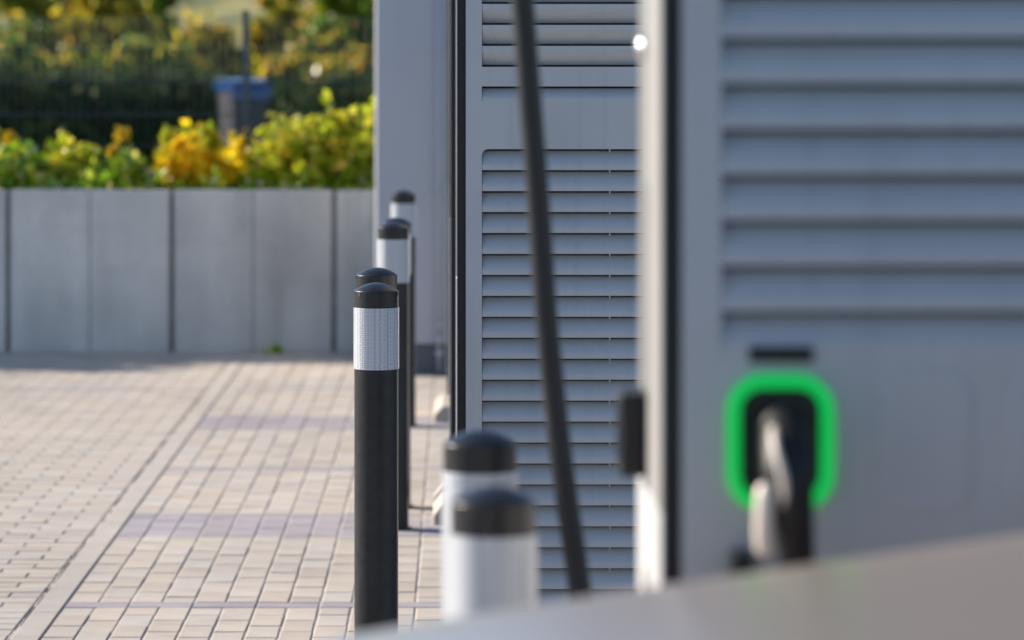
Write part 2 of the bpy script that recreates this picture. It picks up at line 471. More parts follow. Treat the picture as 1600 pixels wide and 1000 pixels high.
def pave(parent, cells_, keep, kinds):
    """cells_: (x, y, w, l, kind) ; the nearest `keep` cells in view are objects, the rest one stuff mesh per colour"""
    cache = {}
    def vis(c):
        x, y = c[0], c[1]
        px, py = CX + x * F / max(y, 0.1), CY + CAMH * F / max(y, 0.1)
        return y > 9.3 and py < 1020 and -30 < px < 730
    order = sorted(cells_, key=lambda c: (0 if vis(c) else 1, c[1]))
    stuff = {}
    for i, (x, y, w, l, kind) in enumerate(order):
        v = random.randrange(4)
        key = (round(w, 3), round(l, 3), kind, v)
        z = random.uniform(-0.0014, 0.0008)
        if i < keep and vis((x, y)):
            if key not in cache: cache[key] = paver_mesh('paver', w, l, None, v).mesh('paver', M[kinds[kind][0]])
            link_mesh('paver', cache[key], parent, (x, y, z), (R(random.gauss(0, 0.22)), R(random.gauss(0, 0.22)), R(random.gauss(0, 0.25))))
        else:
            q = paver_mesh('paver', w, l, None, v)
            a = R(random.gauss(0, 0.25)); ca, sa = math.cos(a), math.sin(a); tx, ty = random.gauss(0, 0.004), random.gauss(0, 0.004)
            vv = [(x + px * ca - py * sa, y + px * sa + py * ca, pz + z + px * tx + py * ty) for px, py, pz in q.v]
            stuff.setdefault(kind, MB()).add(vv, q.f)
    for kind, mbb in stuff.items():
        o = mbb.build('paver_field', M[kinds[kind][1]], parent, fix=False)
        o['kind'] = 'stuff'


KINDS = {'l': ('paver', 'paver_stuff'), 'd': ('paver_dark', 'paver_dark_stuff')}
# parking side: 10 x 20 blocks running away from the kerb in straight columns, dark cross bands
cells_ = []
thin = [10.25 + 3.5 * k for k in range(-3, 3)]
wide = [12.06 + 3.5 * k for k in range(-4, 2)]
marks = []
for t in thin: marks.append((t - 0.05, t + 0.05, 'thin'))
for t in wide: marks.append((t - 0.30, t + 0.30, 'wide'))
marks.sort()
XMAX = 2.4
ncol = int((XMAX - KX1) / 0.1)
y = 0.4
segs = []
for a, b_, k in marks:
    if a > PAVE_END: break
    if a > y: segs.append((y, a, 'field'))
    if b_ > y: segs.append((max(a, y), min(b_, PAVE_END), k))
    y = max(y, b_)
segs.append((y, PAVE_END, 'field'))
for a, b_, k in segs:
    if k == 'thin':
        for c in range(ncol // 2): cells_.append((KX1 + 0.003 + 0.2 * c + 0.1, (a + b_) / 2, 0.2, b_ - a, 'd'))
        continue
    for c in range(ncol):
        cx_ = KX1 + 0.003 + 0.1 * c + 0.05
        off = 0.2 if c % 2 == 0 else 0.1
        if k == 'wide': off = 0.2 if c % 3 else 0.1
        yy = a
        first = True
        while yy < b_ - 0.02:
            l = off if first else 0.2
            first = False
            l = min(l, b_ - yy)
            if b_ - yy - l < 0.045: l = b_ - yy
            cells_.append((cx_, yy + l / 2, 0.1, l, 'd' if k == 'wide' else 'l'))
            yy += l
pave(parking, cells_, 296, KINDS)
# driveway side: 20 x 10 blocks in half bond
cells_ = []
row = 0
y = 3.0
while y < PAVE_END - 0.03:
    l = min(0.1, PAVE_END - y)
    x = KX0 - 0.013 - (0.0 if row % 2 else 0.1)
    if row % 2 == 0: cells_.append((KX0 - 0.013 - 0.05, y + l / 2, 0.1, l, 'l'))
    while x > -4.2:
        cells_.append((x - 0.1, y + l / 2, 0.2016, l, 'd' if abs(y - 17.1) < 0.051 else 'l')); x -= 0.2
    y += l; row += 1
pave(lane, cells_, 296, KINDS)
# flush edging kerb between the two
kerb = empty('edging_kerb', (0, 0, 0)); kerb['kind'] = 'structure'
y = 2.1
while y < PAVE_END - 0.05:
    l = min(1.0, PAVE_END - y)
    MB().box(KX0, KX1, y + 0.002, y + l - 0.002, -0.06, 0.002).build('kerb_stone', M['kerb'], kerb, bevel=0.004)
    y += l

r = np.random.default_rng(77)
q = MB(); y = 8.5
while y < 18.6:
    l = r.uniform(0.04, 0.5); w0, w1 = r.uniform(0.003, 0.013), r.uniform(0.003, 0.013)
    q.add([(KX0 - 0.0005 - w0, y, -0.0022), (KX0 - 0.0005, y, -0.0022), (KX0 - 0.0005, y + l, -0.0022), (KX0 - 0.0005 - w1, y + l, -0.0022)], [(0, 1, 2, 3)])
    y += l + r.exponential(0.10)
o = q.build('gap_dirt', M['soil'], None, fix=False); tag(o, 'dark dirt caught in the gap along the left side of the flush kerb', 'dirt', kind='stuff')

# ------------------------------------------------------------------ retaining wall
wall = empty('retaining_wall', (0, WALL_Y, 0))
tag(wall, 'low grey precast concrete retaining wall holding up the planted bank', 'wall')
edges = [12 - 255 * 3, 12 - 255 * 2, 12 - 255, 12, 268, 522, 777, 1030, 1285]
for a, b_ in zip(edges, edges[1:]):
    x0, x1 = PX(a, WALL_Y), PX(b_, WALL_Y)
    for h0, h1 in ((x0 + 0.014, (x0 + x1) / 2), ((x0 + x1) / 2, x1 - 0.014)):
        q = MB()
        q.box(h0 + 0.0015, h1 - 0.0015, 0 + random.uniform(0, 0.006), 0.12, -0.2, WALL_TOP + random.uniform(-0.004, 0.002))
        q.build('concrete_panel', M['concrete'], wall, bevel=0.008)
    MB().box(x1 - 0.0135, x1 + 0.0135, 0.03, 0.11, -0.2, WALL_TOP - 0.01).build('joint_filler', M['joint'], wall)

# ------------------------------------------------------------------ transformer building on the right end of the wall
BY = 18.0
bx0 = PX(586, BY)
bld = empty('utility_building', (bx0, BY, 0))
tag(bld, 'windowless grey blue plastered utility building with dark plinth behind the bollards', 'building')
MB().box(0, 3.6, 0, 1.38, 0.16, 2.75).build('wall', M['plaster'], bld, bevel=0.02)
MB().box(-0.006, 3.606, -0.008, 1.385, -0.05, 0.1585).build('plinth', M['plinth'], bld, bevel=0.004)
MB().box(-0.06, 3.66, -0.06, 1.42, 2.751, 2.86).build('roof', M['alu'], bld, bevel=0.01)
pipe = MB().tube([(PX(686, BY) - bx0, -0.025, 0.02), (PX(686, BY) - bx0, -0.025, 2.6)], 0.013, 16).build('conduit', M['plaster'], bld, smooth=True)
for zz in (0.12, 0.2, 0.28, 1.0, 1.8, 2.4):
    MB().box(PX(686, BY) - bx0 - 0.022, PX(686, BY) - bx0 + 0.022, -0.045, -0.002, zz - 0.012, zz + 0.012).build('clamp', M['plaster'], pipe, bevel=0.003)
dr = MB().box(0.9, 1.9, -0.03, -0.002, 0.18, 2.25).build('door', M['paint'], bld, bevel=0.004)
for k in range(10):
    MB().box(1.0, 1.8, -0.042, -0.031, 1.5 + 0.06 * k, 1.545 + 0.06 * k).build('vent_slat', M['paint'], dr)
MB().box(0.98, 1.0, -0.07, -0.031, 1.05, 1.2).build('handle', M['black'], dr, bevel=0.004)

# ------------------------------------------------------------------ bollards
BR = 0.058
BH = 1.129
BAND0, BAND1 = 0.907, 1.066


def make_bollard():
    root = empty('bollard')
    b_ = MB().lathe([(BR + 0.012, 0.0), (BR + 0.012, 0.004), (BR - 0.001, 0.006), (BR - 0.001, BAND1)], 64, capt=False)
    b_.build('post', M['bollard'], root, angle=40)
    # reflective sleeve with uv
    seg = 96
    q = MB(); r = BR + 0.0012
    for z in (BAND0, BAND1):
        for k in range(seg + 1):
            a = 2 * math.pi * k / seg
            q.v.append((r * math.cos(a), r * math.sin(a), z))
    for k in range(seg): q.f.append((k, k + 1, seg + 1 + k + 1, seg + 1 + k))
    o = q.build('reflective_band', M['film'], root, smooth=True, fix=False)
    uvl = o.data.uv_layers.new(name='UV')
    for poly in o.data.polygons:
        for li in poly.loop_indices:
            vi = o.data.loops[li].vertex_index
            uvl.data[li].uv = ((vi % (seg + 1)) / seg * 2.2, 0.0 if vi <= seg else 1.0)
    sm = MB()
    for a in (-1.02,): 
        c, s = math.cos(a), math.sin(a)
        rr = r + 0.0006
        sm.add([(rr * math.cos(a - .006), rr * math.sin(a - .006), BAND0), (rr * math.cos(a + .006), rr * math.sin(a + .006), BAND0),
                (rr * math.cos(a + .006), rr * math.sin(a + .006), BAND1), (rr * math.cos(a - .006), rr * math.sin(a - .006), BAND1)], [(0, 1, 2, 3)])
    sm.build('band_seam', M['plinth'], o, fix=False)
    zc = 1.109
    rs = BR - 0.0015
    prof = [(BR - 0.0005, BAND1 + 0.001), (BR - 0.0005, zc - 0.0015), (rs, zc)]
    prof += [(rs * (1 - t), zc + (BH - zc) * (1 - (1 - t) ** 2)) for t in [k / 14 for k in range(1, 14)]] + [(0.0006, BH)]
    cap = MB().lathe(prof, 64, capb=True).build('cap', M['cap'], root, angle=14)
    for k in range(3):
        a = R(-90 - 48 + 120 * k)
        c, s = math.cos(a), math.sin(a)
        p0 = Vector((c, s, 0)) * (BR - 0.004) + Vector((0, 0, 1.1005)); p1 = Vector((c, s, 0)) * (BR + 0.0004) + Vector((0, 0, 1.1005))
        MB().tube([p0, p1], 0.0052, 14).build('screw_hole', M['recess_shade'], cap)
    return root


bl = [  # (px centre, z, rotation, height scale, label)
    (588, 8.45, 0, 1.0, 'black bollard with white reflective band in sharp focus, front one of the middle pair'),
    (588.5, 9.10, 80, 1.0, 'black bollard right behind the sharply focused one, only its cap and right edge showing'),
    (771, 4.41, 20, 0.990, 'nearest blurred black bollard with wide white band, just above the car bonnet'),
    (750, 5.10, 50, 0.990, 'blurred black bollard directly behind the nearest one, cap in front of louvres'),
    (614.5, 11.95, 200, 0.995, 'black banded bollard in the middle distance right of the sharp pair, its foot visible'),
    (618.5, 12.55, 150, 0.985, 'black bollard almost hidden behind the middle distance one, only right edge showing'),
    (630.5, 15.4, 100, 0.985, 'farthest black bollard in front of the grey blue building wall'),
]
proto = make_bollard()
for i, (px, z, rz, hs, lab) in enumerate(bl):
    o = proto if i == 0 else copy_tree(proto)
    o.location = (PX(px, z), z, 0.0); o.rotation_euler = (0, 0, R(rz)); o.scale = (1, 1, hs)
    if i == 3:          # this one wears a longer sleeve
        for ch in o.children:
            if ch.name.startswith('reflective_band'): ch.scale = (1, 1, 1.5); ch.location.z = -0.5 * BAND1
    tag(o, lab, 'bollard', 'black bollards guarding the chargers')


# ------------------------------------------------------------------ chargers
def louvre_mb(w, p, d, up):
    """up=True: flush at the bottom, top bent inwards (slit on top); False: flush at top, slit at bottom"""
    prof = []
    n = 12
    top = p - 0.0055
    for k in range(n + 1):
        t = k / n
        s_ = max(0, (t - 0.22) / 0.78)
        prof.append((d * (s_ ** 1.35), top * t))
    if not up: prof = [(y, p - z) for y, z in prof]
    th = 0.0016
    q = MB()
    m = len(prof)
    vs = []
    for x in (0, w):
        vs += [(x, y, z) for y, z in prof]
        vs += [(x, y + th, z) for y, z in prof]
    fs = []
    for i in range(m - 1):
        fs.append((i, i + 1, 2 * m + i + 1, 2 * m + i))
        fs.append((m + i, 3 * m + i, 3 * m + i + 1, m + i + 1))
        fs.append((i, m + i, m + i + 1, i + 1)); fs.append((2 * m + i, 2 * m + i + 1, 3 * m + i + 1, 3 * m + i))
    fs.append((0, 2 * m, 3 * m, m)); fs.append((m - 1, 2 * m - 1, 4 * m - 1, 3 * m - 1))
    q.add(vs, fs)
    return q


CW, CD, CH = 1.02, 0.53, 2.30          # charger width (x), depth (y), height


def charger_base(label, openings, xl):
    """openings: list of (z0, z1) cut from the near side panel between xl and xr"""
    root = empty('charging_station')
    tag(root, label, 'charging station', 'fast charging stations in a row')
    xr = CW - 0.06
    MB().box(0.002, CW - 0.002, 0.034, CD, 0.12, CH - 0.005).build('cabinet', M['paint'], root, bevel=0.006)
    MB().box(0.006, CW - 0.006, 0.026, 0.0325, 0.13, CH - 0.02).build('recess_shade', M['recess_shade'], root)  # dark sheet added to paint the shade behind the louvre slits
    MB().box(-0.01, CW + 0.01, 0.01, CD + 0.01, CH - 0.004, CH + 0.05).build('roof_cap', M['paint'], root, bevel=0.01)
    MB().box(0.01, CW - 0.01, 0.02, CD - 0.01, 0.02, 0.119).build('base_frame', M['black'], root, bevel=0.004)
    # side panel sheet with openings
    q = MB(); T = 0.0022
    z0, z1 = 0.12, CH - 0.006
    q.box(0, xl, 0, T, z0, z1); q.box(xr, CW, 0, T, z0, z1)
    zz = z0
    for a, b_ in sorted(openings):
        if a > zz: q.box(xl, xr, 0, T, zz, a)
        zz = b_
    q.box(xl, xr, 0, T, zz, z1)
    q.box(0, T, T, 0.0335, z0, z1); q.box(CW - T, CW, T, 0.0335, z0, z1)
    pn = q.build('side_panel', M['paint'], root)
    # gasket, front door
    MB().box(-0.0218, -0.0005, 0.0062, CD - 0.006, 0.125, CH - 0.01).build('door_gasket', M['black'], root, bevel=0.002)
    MB().box(-0.0025, -0.0002, 0.0005, 0.0055, 0.125, CH - 0.01).build('edge_trim', M['black'], root)
    return root, pn


def plinth_block(root):
    q = MB()
    poly = [(-0.088, -0.02), (-0.088, 0.035), (-0.05, 0.078), (CW + 0.05, 0.078), (CW + 0.08, 0.06), (CW + 0.08, -0.02)]
    q.prism(poly, -0.05, CD + 0.05)
    q.build('foundation', M['kerb'], root, bevel=0.012)


def front_door(root, extras=False):
    d = MB()
    d.box(-0.0265, -0.0222, 0.004, CD - 0.004, 0.13, 1.126)
    lower = d.build('front_door', M['door_low'], root, bevel=0.003, seg=3)
    u = MB(); u.box(-0.0265, -0.0222, 0.004, CD * 0.52, 1.130, CH - 0.012)
    up = u.build('front_door', M['door'], root, bevel=0.003, seg=3)
    u = MB(); u.box(-0.0240, -0.0222, CD * 0.53, CD - 0.004, 1.130, CH - 0.012)
    u.build('front_strip', M['door_far'], root, bevel=0.002)
    if not extras: return
    MB().box(-0.0275, -0.0266, CD * 0.485, CD * 0.519, 1.14, 1.53).build('handle_groove', M['black'], up)
    # card reader box
    rd = MB().box(-0.062, -0.0267, CD * 0.55, CD * 0.75, PZ(742, 4.36), PZ(612, 4.36)).build('card_reader', M['black'], root, bevel=0.005)
    MB().box(-0.0632, -0.0622, CD * 0.57, CD * 0.73, 1.16, 1.24).build('screen', M['screen'], rd)
    lk = MB().lathe([(0.018, 0)] + [(0.018 * math.cos(R(a)), 0.012 * math.sin(R(a))) for a in range(8, 89, 8)] + [(0.0005, 0.012)], 32)  # chrome dome added on the door to throw a sun glint
    o = lk.build('glint_dome', M['chrome'], root, smooth=True, loc=(-0.0268, CD * 0.62, PZ(75, 4.36)))
    o.rotation_euler = (0, R(-90), 0)


LP = 32.75 * 8.68 / F          # louvre pitch of the middle charger
xl2 = PX(753, 8.68) - PX(728, 8.68)
ztop_low = PZ(233, 8.68)
n_low = 23
zlow0 = ztop_low - n_low * LP
slot_z = PZ(135, 8.68)
slot_h = 0.040
zup0 = PZ(104.5, 8.68)
n_up = 13
zup1 = zup0 + n_up * LP


def make_charger_b():
    c, pn = charger_base('second charging station from the front, its grey louvred side panel in sharp focus', [(zlow0, ztop_low), (slot_z - slot_h, slot_z), (zup0, zup1)], xl2)
    w = CW - 0.06 - xl2
    lo = louvre_mb(w - 0.002, LP, 0.024, True).sharp_mesh('louvre', M['paint'])
    hi = louvre_mb(w - 0.002, LP, 0.020, False).sharp_mesh('louvre', M['paint'])
    for k in range(n_low): link_mesh('louvre', lo, pn, (xl2 + 0.001, 0.0002, zlow0 + k * LP))
    for k in range(n_up): link_mesh('louvre', hi, pn, (xl2 + 0.001, 0.0002, zup0 + k * LP))
    sl_ = louvre_mb(w - 0.002, slot_h, 0.020, True).build('handle_slot', M['paint'], pn, angle=35, loc=(xl2 + 0.001, 0.0002, slot_z - slot_h))
    # rounded corners of the lower opening
    r = 0.017
    poly = [(xl2 - 0.0, ztop_low), (xl2 + r, ztop_low)] + [(xl2 + r - r * math.sin(R(90 * k / 8)), ztop_low - r + r * math.cos(R(90 * k / 8))) for k in range(1, 9)]
    MB().prism(poly, 0.0001, 0.0022).build('corner', M['paint'], pn)
    for xx in (0.383, 0.72):
        bme = MB().box(-0.002, 0.002, 0.010, 0.022, -0.008, 0.002).mesh('louvre_bridge', M['paint'])
        for k in range(1, n_low + 1): link_mesh('louvre_bridge', bme, pn, (xx, 0, zlow0 + k * LP))
    front_door(c)
    plinth_block(c)
    return c


cb = make_charger_b()
cb.location = (PX(728, 8.68), 8.68, 0)
c3 = copy_tree(cb); c3.location = (PX(711.5, 12.1) + 0.004, 12.1, 0)
c3['label'] = 'third charging station, only a dark edge strip showing behind the second one'
c4 = copy_tree(cb); c4.location = (PX(711.5, 12.1) - 0.02, 15.6, 0)
c4['label'] = 'fourth and farthest charging station, hidden except its pale foundation corner'

# nearest charger, blurred on the right
Z1 = 4.04
XL1 = PX(1065, Z1)
xl1 = PX(1127, Z1) - XL1
LP1 = 71.2 * Z1 / F
zb1 = PZ(484, Z1) - LP1 * 0.9 + 0.0
zslit0 = PZ(486, Z1)
n1 = 14
c1, pn1 = charger_base('nearest charging station, blurred, with a green lit ring around a holstered plug', [(zslit0 - LP1, zslit0 + (n1 - 1) * LP1)], xl1)
lm_ = louvre_mb(CW - 0.06 - xl1 - 0.002, LP1, 0.021, True).sharp_mesh('louvre', M['paint'])
for k in range(n1): link_mesh('louvre', lm_, pn1, (xl1 + 0.001, 0.0002, zslit0 - LP1 + k * LP1))
front_door(c1, True)
plinth_block(c1)
c1.location = (XL1, Z1, 0)


def L1(px, py, dy=0.0):      # photo pixel on the near panel plane -> local coordinates of the nearest charger
    return Vector((PX(px, Z1 + dy) - XL1, dy, PZ(py, Z1 + dy)))


# socket holder with light ring
cc = L1(1218, 690)
hw, hh, rr = 0.052, 0.070, 0.036
back = MB().prism(rrect(cc.x, cc.z, hw + 0.001, hh + 0.001, rr), -0.004, -0.0002).build('plug_holder', M['black'], c1, bevel=0.001)
path = rrect(cc.x, cc.z, hw + 0.0062, hh + 0.0057, rr + 0.001, 10)
# open the ring at the bottom
n_ = len(path)
pts = [Vector((x, -0.011, z)) for x, z in path]
seq = [p for p in pts if not (p.z < cc.z - hh + 0.010 and abs(p.x - cc.x) < hw * 0.50)]
# order along the loop starting at the lower right end
k0 = min((i for i in range(len(seq)) if seq[i].x > cc.x), key=lambda i: seq[i].z + abs(seq[i].x - cc.x) * 0.01)
seq = seq[k0:] + seq[:k0]
fine_ = []
for a, b_ in zip(seq, seq[1:]):
    m_ = max(1, int((b_ - a).length / 0.008))
    for k in range(m_): fine_.append(a.lerp(b_, k / m_))
fine_.append(seq[-1])
MB().tube(fine_, 0.0094, 14).build('light_ring', M['ring'], c1, smooth=True)
nose = MB().prism(rrect(cc.x, cc.z - 0.005, 0.030, 0.046, 0.022), -0.03, -0.004).build('socket_collar', M['rubber'], back, bevel=0.003)
a, b_ = L1(1170, 541), L1(1270, 566)
lab = MB().box(a.x, b_.x, -0.006, -0.0003, b_.z, a.z).build('name_plate', M['black'], c1, bevel=0.002)
# two unused, blanked holder positions pressed into the sheet
for px in (1446, 1652):
    q = L1(px, 690)
    outer, inner = rrect(q.x, q.z, 0.060, 0.090, 0.040), rrect(q.x, q.z, 0.0575, 0.0875, 0.0375)
    n_ = len(outer)
    vs = [(x, -0.0002, z) for x, z in outer] + [(x, -0.0022, z) for x, z in inner]
    MB().add(vs, [(i, (i + 1) % n_, (i + 1) % n_ + n_, i + n_) for i in range(n_)] + [tuple(range(n_, 2 * n_))]).build('blank_cover', M['paint'], c1)
a, b_ = L1(1138, 858), L1(1172, 920)
MB().box(a.x, b_.x, -0.05, -0.0003, b_.z, a.z).build('cable_hook', M['black'], c1, bevel=0.004)

# the plug sitting in the holder
plug = empty('charging_plug', (XL1 + cc.x, Z1, cc.z))
tag(plug, 'black charging plug with a sun highlight painted along its grip, hanging in the green lit holder', 'charging plug')


def PL(px, py, dy):
    v = P(px, py, Z1 + dy)
    return v - Vector((XL1 + cc.x, Z1, cc.z))


body = []
sec = [(1226, 660, -0.035, 0.024), (1228, 690, -0.085, 0.030), (1232, 740, -0.120, 0.031), (1238, 800, -0.125, 0.026), (1243, 860, -0.11, 0.023), (1245, 930, -0.10, 0.020)]
pp = bez([PL(a, b_, d) for a, b_, d, r in sec], 6)
rr_ = np.interp(np.linspace(0, len(sec) - 1, len(pp)), range(len(sec)), [s[3] for s in sec]).tolist()
MB().tube(pp, rr_, 20).build('handle', M['rubber'], plug, smooth=True)
MB().tube([PL(1226, 668, -0.031), PL(1226, 672, -0.075)], [0.026, 0.029], 20).build('nose', M['rubber'], plug, smooth=True)
s1 = bez([PL(1209, 672, -0.10), PL(1211, 696, -0.135), PL(1222, 740, -0.15), PL(1226, 780, -0.148), PL(1217, 830, -0.13)], 6)
MB().tube(s1, [0.0058] * 4 + [0.0048] * (len(s1) - 8) + [0.0035] * 4, 14).build('grip_highlight', M['grip_sun'], plug, smooth=True)  # pale strip modelled where the sun catches the dark handle
s2 = bez([PL(1199, 758, -0.13), PL(1195, 780, -0.14), PL(1193, 830, -0.14), PL(1196, 870, -0.13)], 6)
MB().tube(s2, [0.005, 0.009] + [0.0115] * (len(s2) - 4) + [0.009, 0.005], 16).build('grip_side_highlight', M['grip_sun'], plug, smooth=True)
cbl = bez([PL(1245, 925, -0.10), PL(1247, 1000, -0.09), PL(1240, 1250, -0.05), PL(1200, 1500, -0.10), PL(1130, 1560, -0.10), PL(1090, 1300, -0.06)], 10)
MB().tube(cbl, 0.0155, 16).build('cable', M['cable'], plug, smooth=True)

# hanging cable beside the charger, from a boom on its roof
zc = 5.0
boom = MB()
boom.tube([(0.25, CD - 0.1, CH + 0.03), (0.25, CD - 0.1, CH + 0.32), (0.0, CD + 0.35, CH + 0.36), (PX(812, zc) - XL1, zc - Z1, CH + 0.34)], 0.022, 16)
boom.build('cable_boom', M['paint'], c1, smooth=True)
hang = empty('charging_cable', (PX(880, zc), zc, 0.0))
tag(hang, 'thick black charging cable hanging in a shallow curve in front of the louvres', 'cable')
h0 = Vector(hang.location)
cpts = [(808, -780), (806, -400), (811, -100), (819, 30), (828, 150), (840, 300), (854, 500), (875, 700), (893, 830), (907, 930)]
wp = [P(a, b_, zc) for a, b_ in cpts] + [Vector((0.235, zc - 0.02, 0.50)), Vector((0.29, zc - 0.1, 0.33)), Vector((0.38, zc - 0.3, 0.30)), Vector((0.44, zc - 0.55, 0.55)), Vector((0.45, Z1 + CD + 0.06, 0.95)), Vector((0.45, Z1 + CD + 0.01, 1.05))]
MB().tube([p - h0 for p in bez(wp, 8)], 0.0182, 18).build('cable_sheath', M['cable'], hang, smooth=True)
MB().tube([Vector(wp[-1]) - h0 + Vector((0, 0.0, -0.1)), Vector(wp[-1]) - h0 + Vector((0, 0.03, 0.06))], [0.02, 0.028], 16).build('plug', M['rubber'], hang, smooth=True)

# ------------------------------------------------------------------ car
NX, YC = -0.43, 2.80
car = empty('parked_car', (NX, YC, 0))
tag(car, 'pale champagne silver car with its bonnet blurred across the bottom right corner', 'car')
st = [  # u, half width, sill z, shoulder z, centre z
    (0.00, 0.60, 0.36, 0.74, 0.78), (0.03, 0.74, 0.30, 0.87, 0.91), (0.10, 0.84, 0.27, 0.97, 1.00), (0.20, 0.90, 0.26, 1.027, 1.055), (0.31, 0.93, 0.25, 1.060, 1.088),
    (0.60, 0.95, 0.25, 1.103, 1.133), (1.05, 0.955, 0.25, 1.167, 1.197), (1.45, 0.955, 0.25, 1.205, 1.235), (2.2, 0.955, 0.25, 1.225, 1.245), (3.3, 0.955, 0.25, 1.235, 1.25),
    (4.0, 0.95, 0.26, 1.245, 1.26), (4.5, 0.90, 0.30, 1.20, 1.22), (4.68, 0.84, 0.36, 1.05, 1.07), (4.74, 0.76, 0.42, 0.92, 0.94)]


def section(w, zs0, zs, zc):
    return [(0, zs0), (w * 0.8, zs0), (w * 0.97, zs0 + 0.07), (w, zs0 + (zs - zs0) * 0.42), (w * 0.995, zs0 + (zs - zs0) * 0.68), (w * 0.965, zs - 0.075), (w * 0.90, zs - 0.018), (w * 0.82, zs + 0.003), (w * 0.45, zc - 0.008), (0, zc)]


q = MB()
rings = []
for u, w, z0, zs, zc_ in st:
    h = section(w, z0, zs, zc_)
    ring = [(u, v, z) for v, z in h] + [(u, -v, z) for v, z in h[-2:0:-1]]
    rings.append(ring)
nr = len(rings[0])
for r_ in rings: q.v += r_
for i in range(len(rings) - 1):
    for k in range(nr): q.f.append((i * nr + k, i * nr + (k + 1) % nr, (i + 1) * nr + (k + 1) % nr, (i + 1) * nr + k))
q.f.append(tuple(range(nr))); q.f.append(tuple((len(rings) - 1) * nr + k for k in range(nr - 1, -1, -1)))
bodyo = q.build('body', M['carpaint'], car, smooth=True)
sd = bodyo.modifiers.new('sub', 'SUBSURF'); sd.levels = 2; sd.render_levels = 3


def hood_surface(u0, u1, vf0, vf1, nu, nv, lift):
    us = [s_[0] for s_ in st]
    def at(u, f):
        w = np.interp(u, us, [s_[1] for s_ in st]); zs = np.interp(u, us, [s_[3] for s_ in st]); zc2 = np.interp(u, us, [s_[4] for s_ in st])
        h = [(0, zc2), (0.45, zc2 - 0.008), (0.82, zs + 0.003)]
        return f * w, np.interp(abs(f), [a for a, _ in h], [b for _, b in h])
    g_ = MB()
    for i in range(nu + 1):
        u = u0 + (u1 - u0) * i / nu
        for j in range(nv + 1):
            f = vf0 + (vf1 - vf0) * j / nv
            v, z = at(u, f)
            g_.v.append((u, v, z + lift))
    for i in range(nu):
        for j in range(nv): g_.f.append((i * (nv + 1) + j, i * (nv + 1) + j + 1, (i + 1) * (nv + 1) + j + 1, (i + 1) * (nv + 1) + j))
    return g_


# greenhouse
gs = [(1.42, 0.80, 1.225, 0.78, 1.228), (2.05, 0.83, 1.225, 0.62, 1.70), (2.5, 0.84, 1.23, 0.63, 1.76), (3.4, 0.84, 1.235, 0.63, 1.77), (4.05, 0.82, 1.24, 0.61, 1.73), (4.48, 0.78, 1.235, 0.70, 1.26)]
q = MB()
for u, wb, zb, wt, zt in gs:
    q.v += [(u, wb, zb), (u, (wb + wt) / 2 + 0.03, (zb + zt) / 2), (u, wt, zt), (u, 0, zt + 0.03), (u, -wt, zt), (u, -(wb + wt) / 2 - 0.03, (zb + zt) / 2), (u, -wb, zb)]
for i in range(len(gs) - 1):
    for k in range(6): q.f.append((i * 7 + k, i * 7 + k + 1, (i + 1) * 7 + k + 1, (i + 1) * 7 + k))
q.f.append(tuple(range(7))); q.f.append(tuple(len(gs) * 7 - 7 + k for k in range(6, -1, -1)))
gh = q.build('window_glass', M['glass_dark'], car, smooth=True)
sd = gh.modifiers.new('sub', 'SUBSURF'); sd.levels = 1; sd.render_levels = 2
q = MB()
for u, wb, zb, wt, zt in gs[1:5]:
    q.v += [(u, wt * 0.97, zt + 0.006), (u, wt * 0.6, zt + 0.03), (u, 0, zt + 0.042), (u, -wt * 0.6, zt + 0.03), (u, -wt * 0.97, zt + 0.006)]
for i in range(3):
    for k in range(4): q.f.append((i * 5 + k, i * 5 + k + 1, (i + 1) * 5 + k + 1, (i + 1) * 5 + k))
rf = q.build('roof', M['carpaint'], car, smooth=True)
sf = rf.modifiers.new('solid', 'SOLIDIFY'); sf.thickness = 0.03
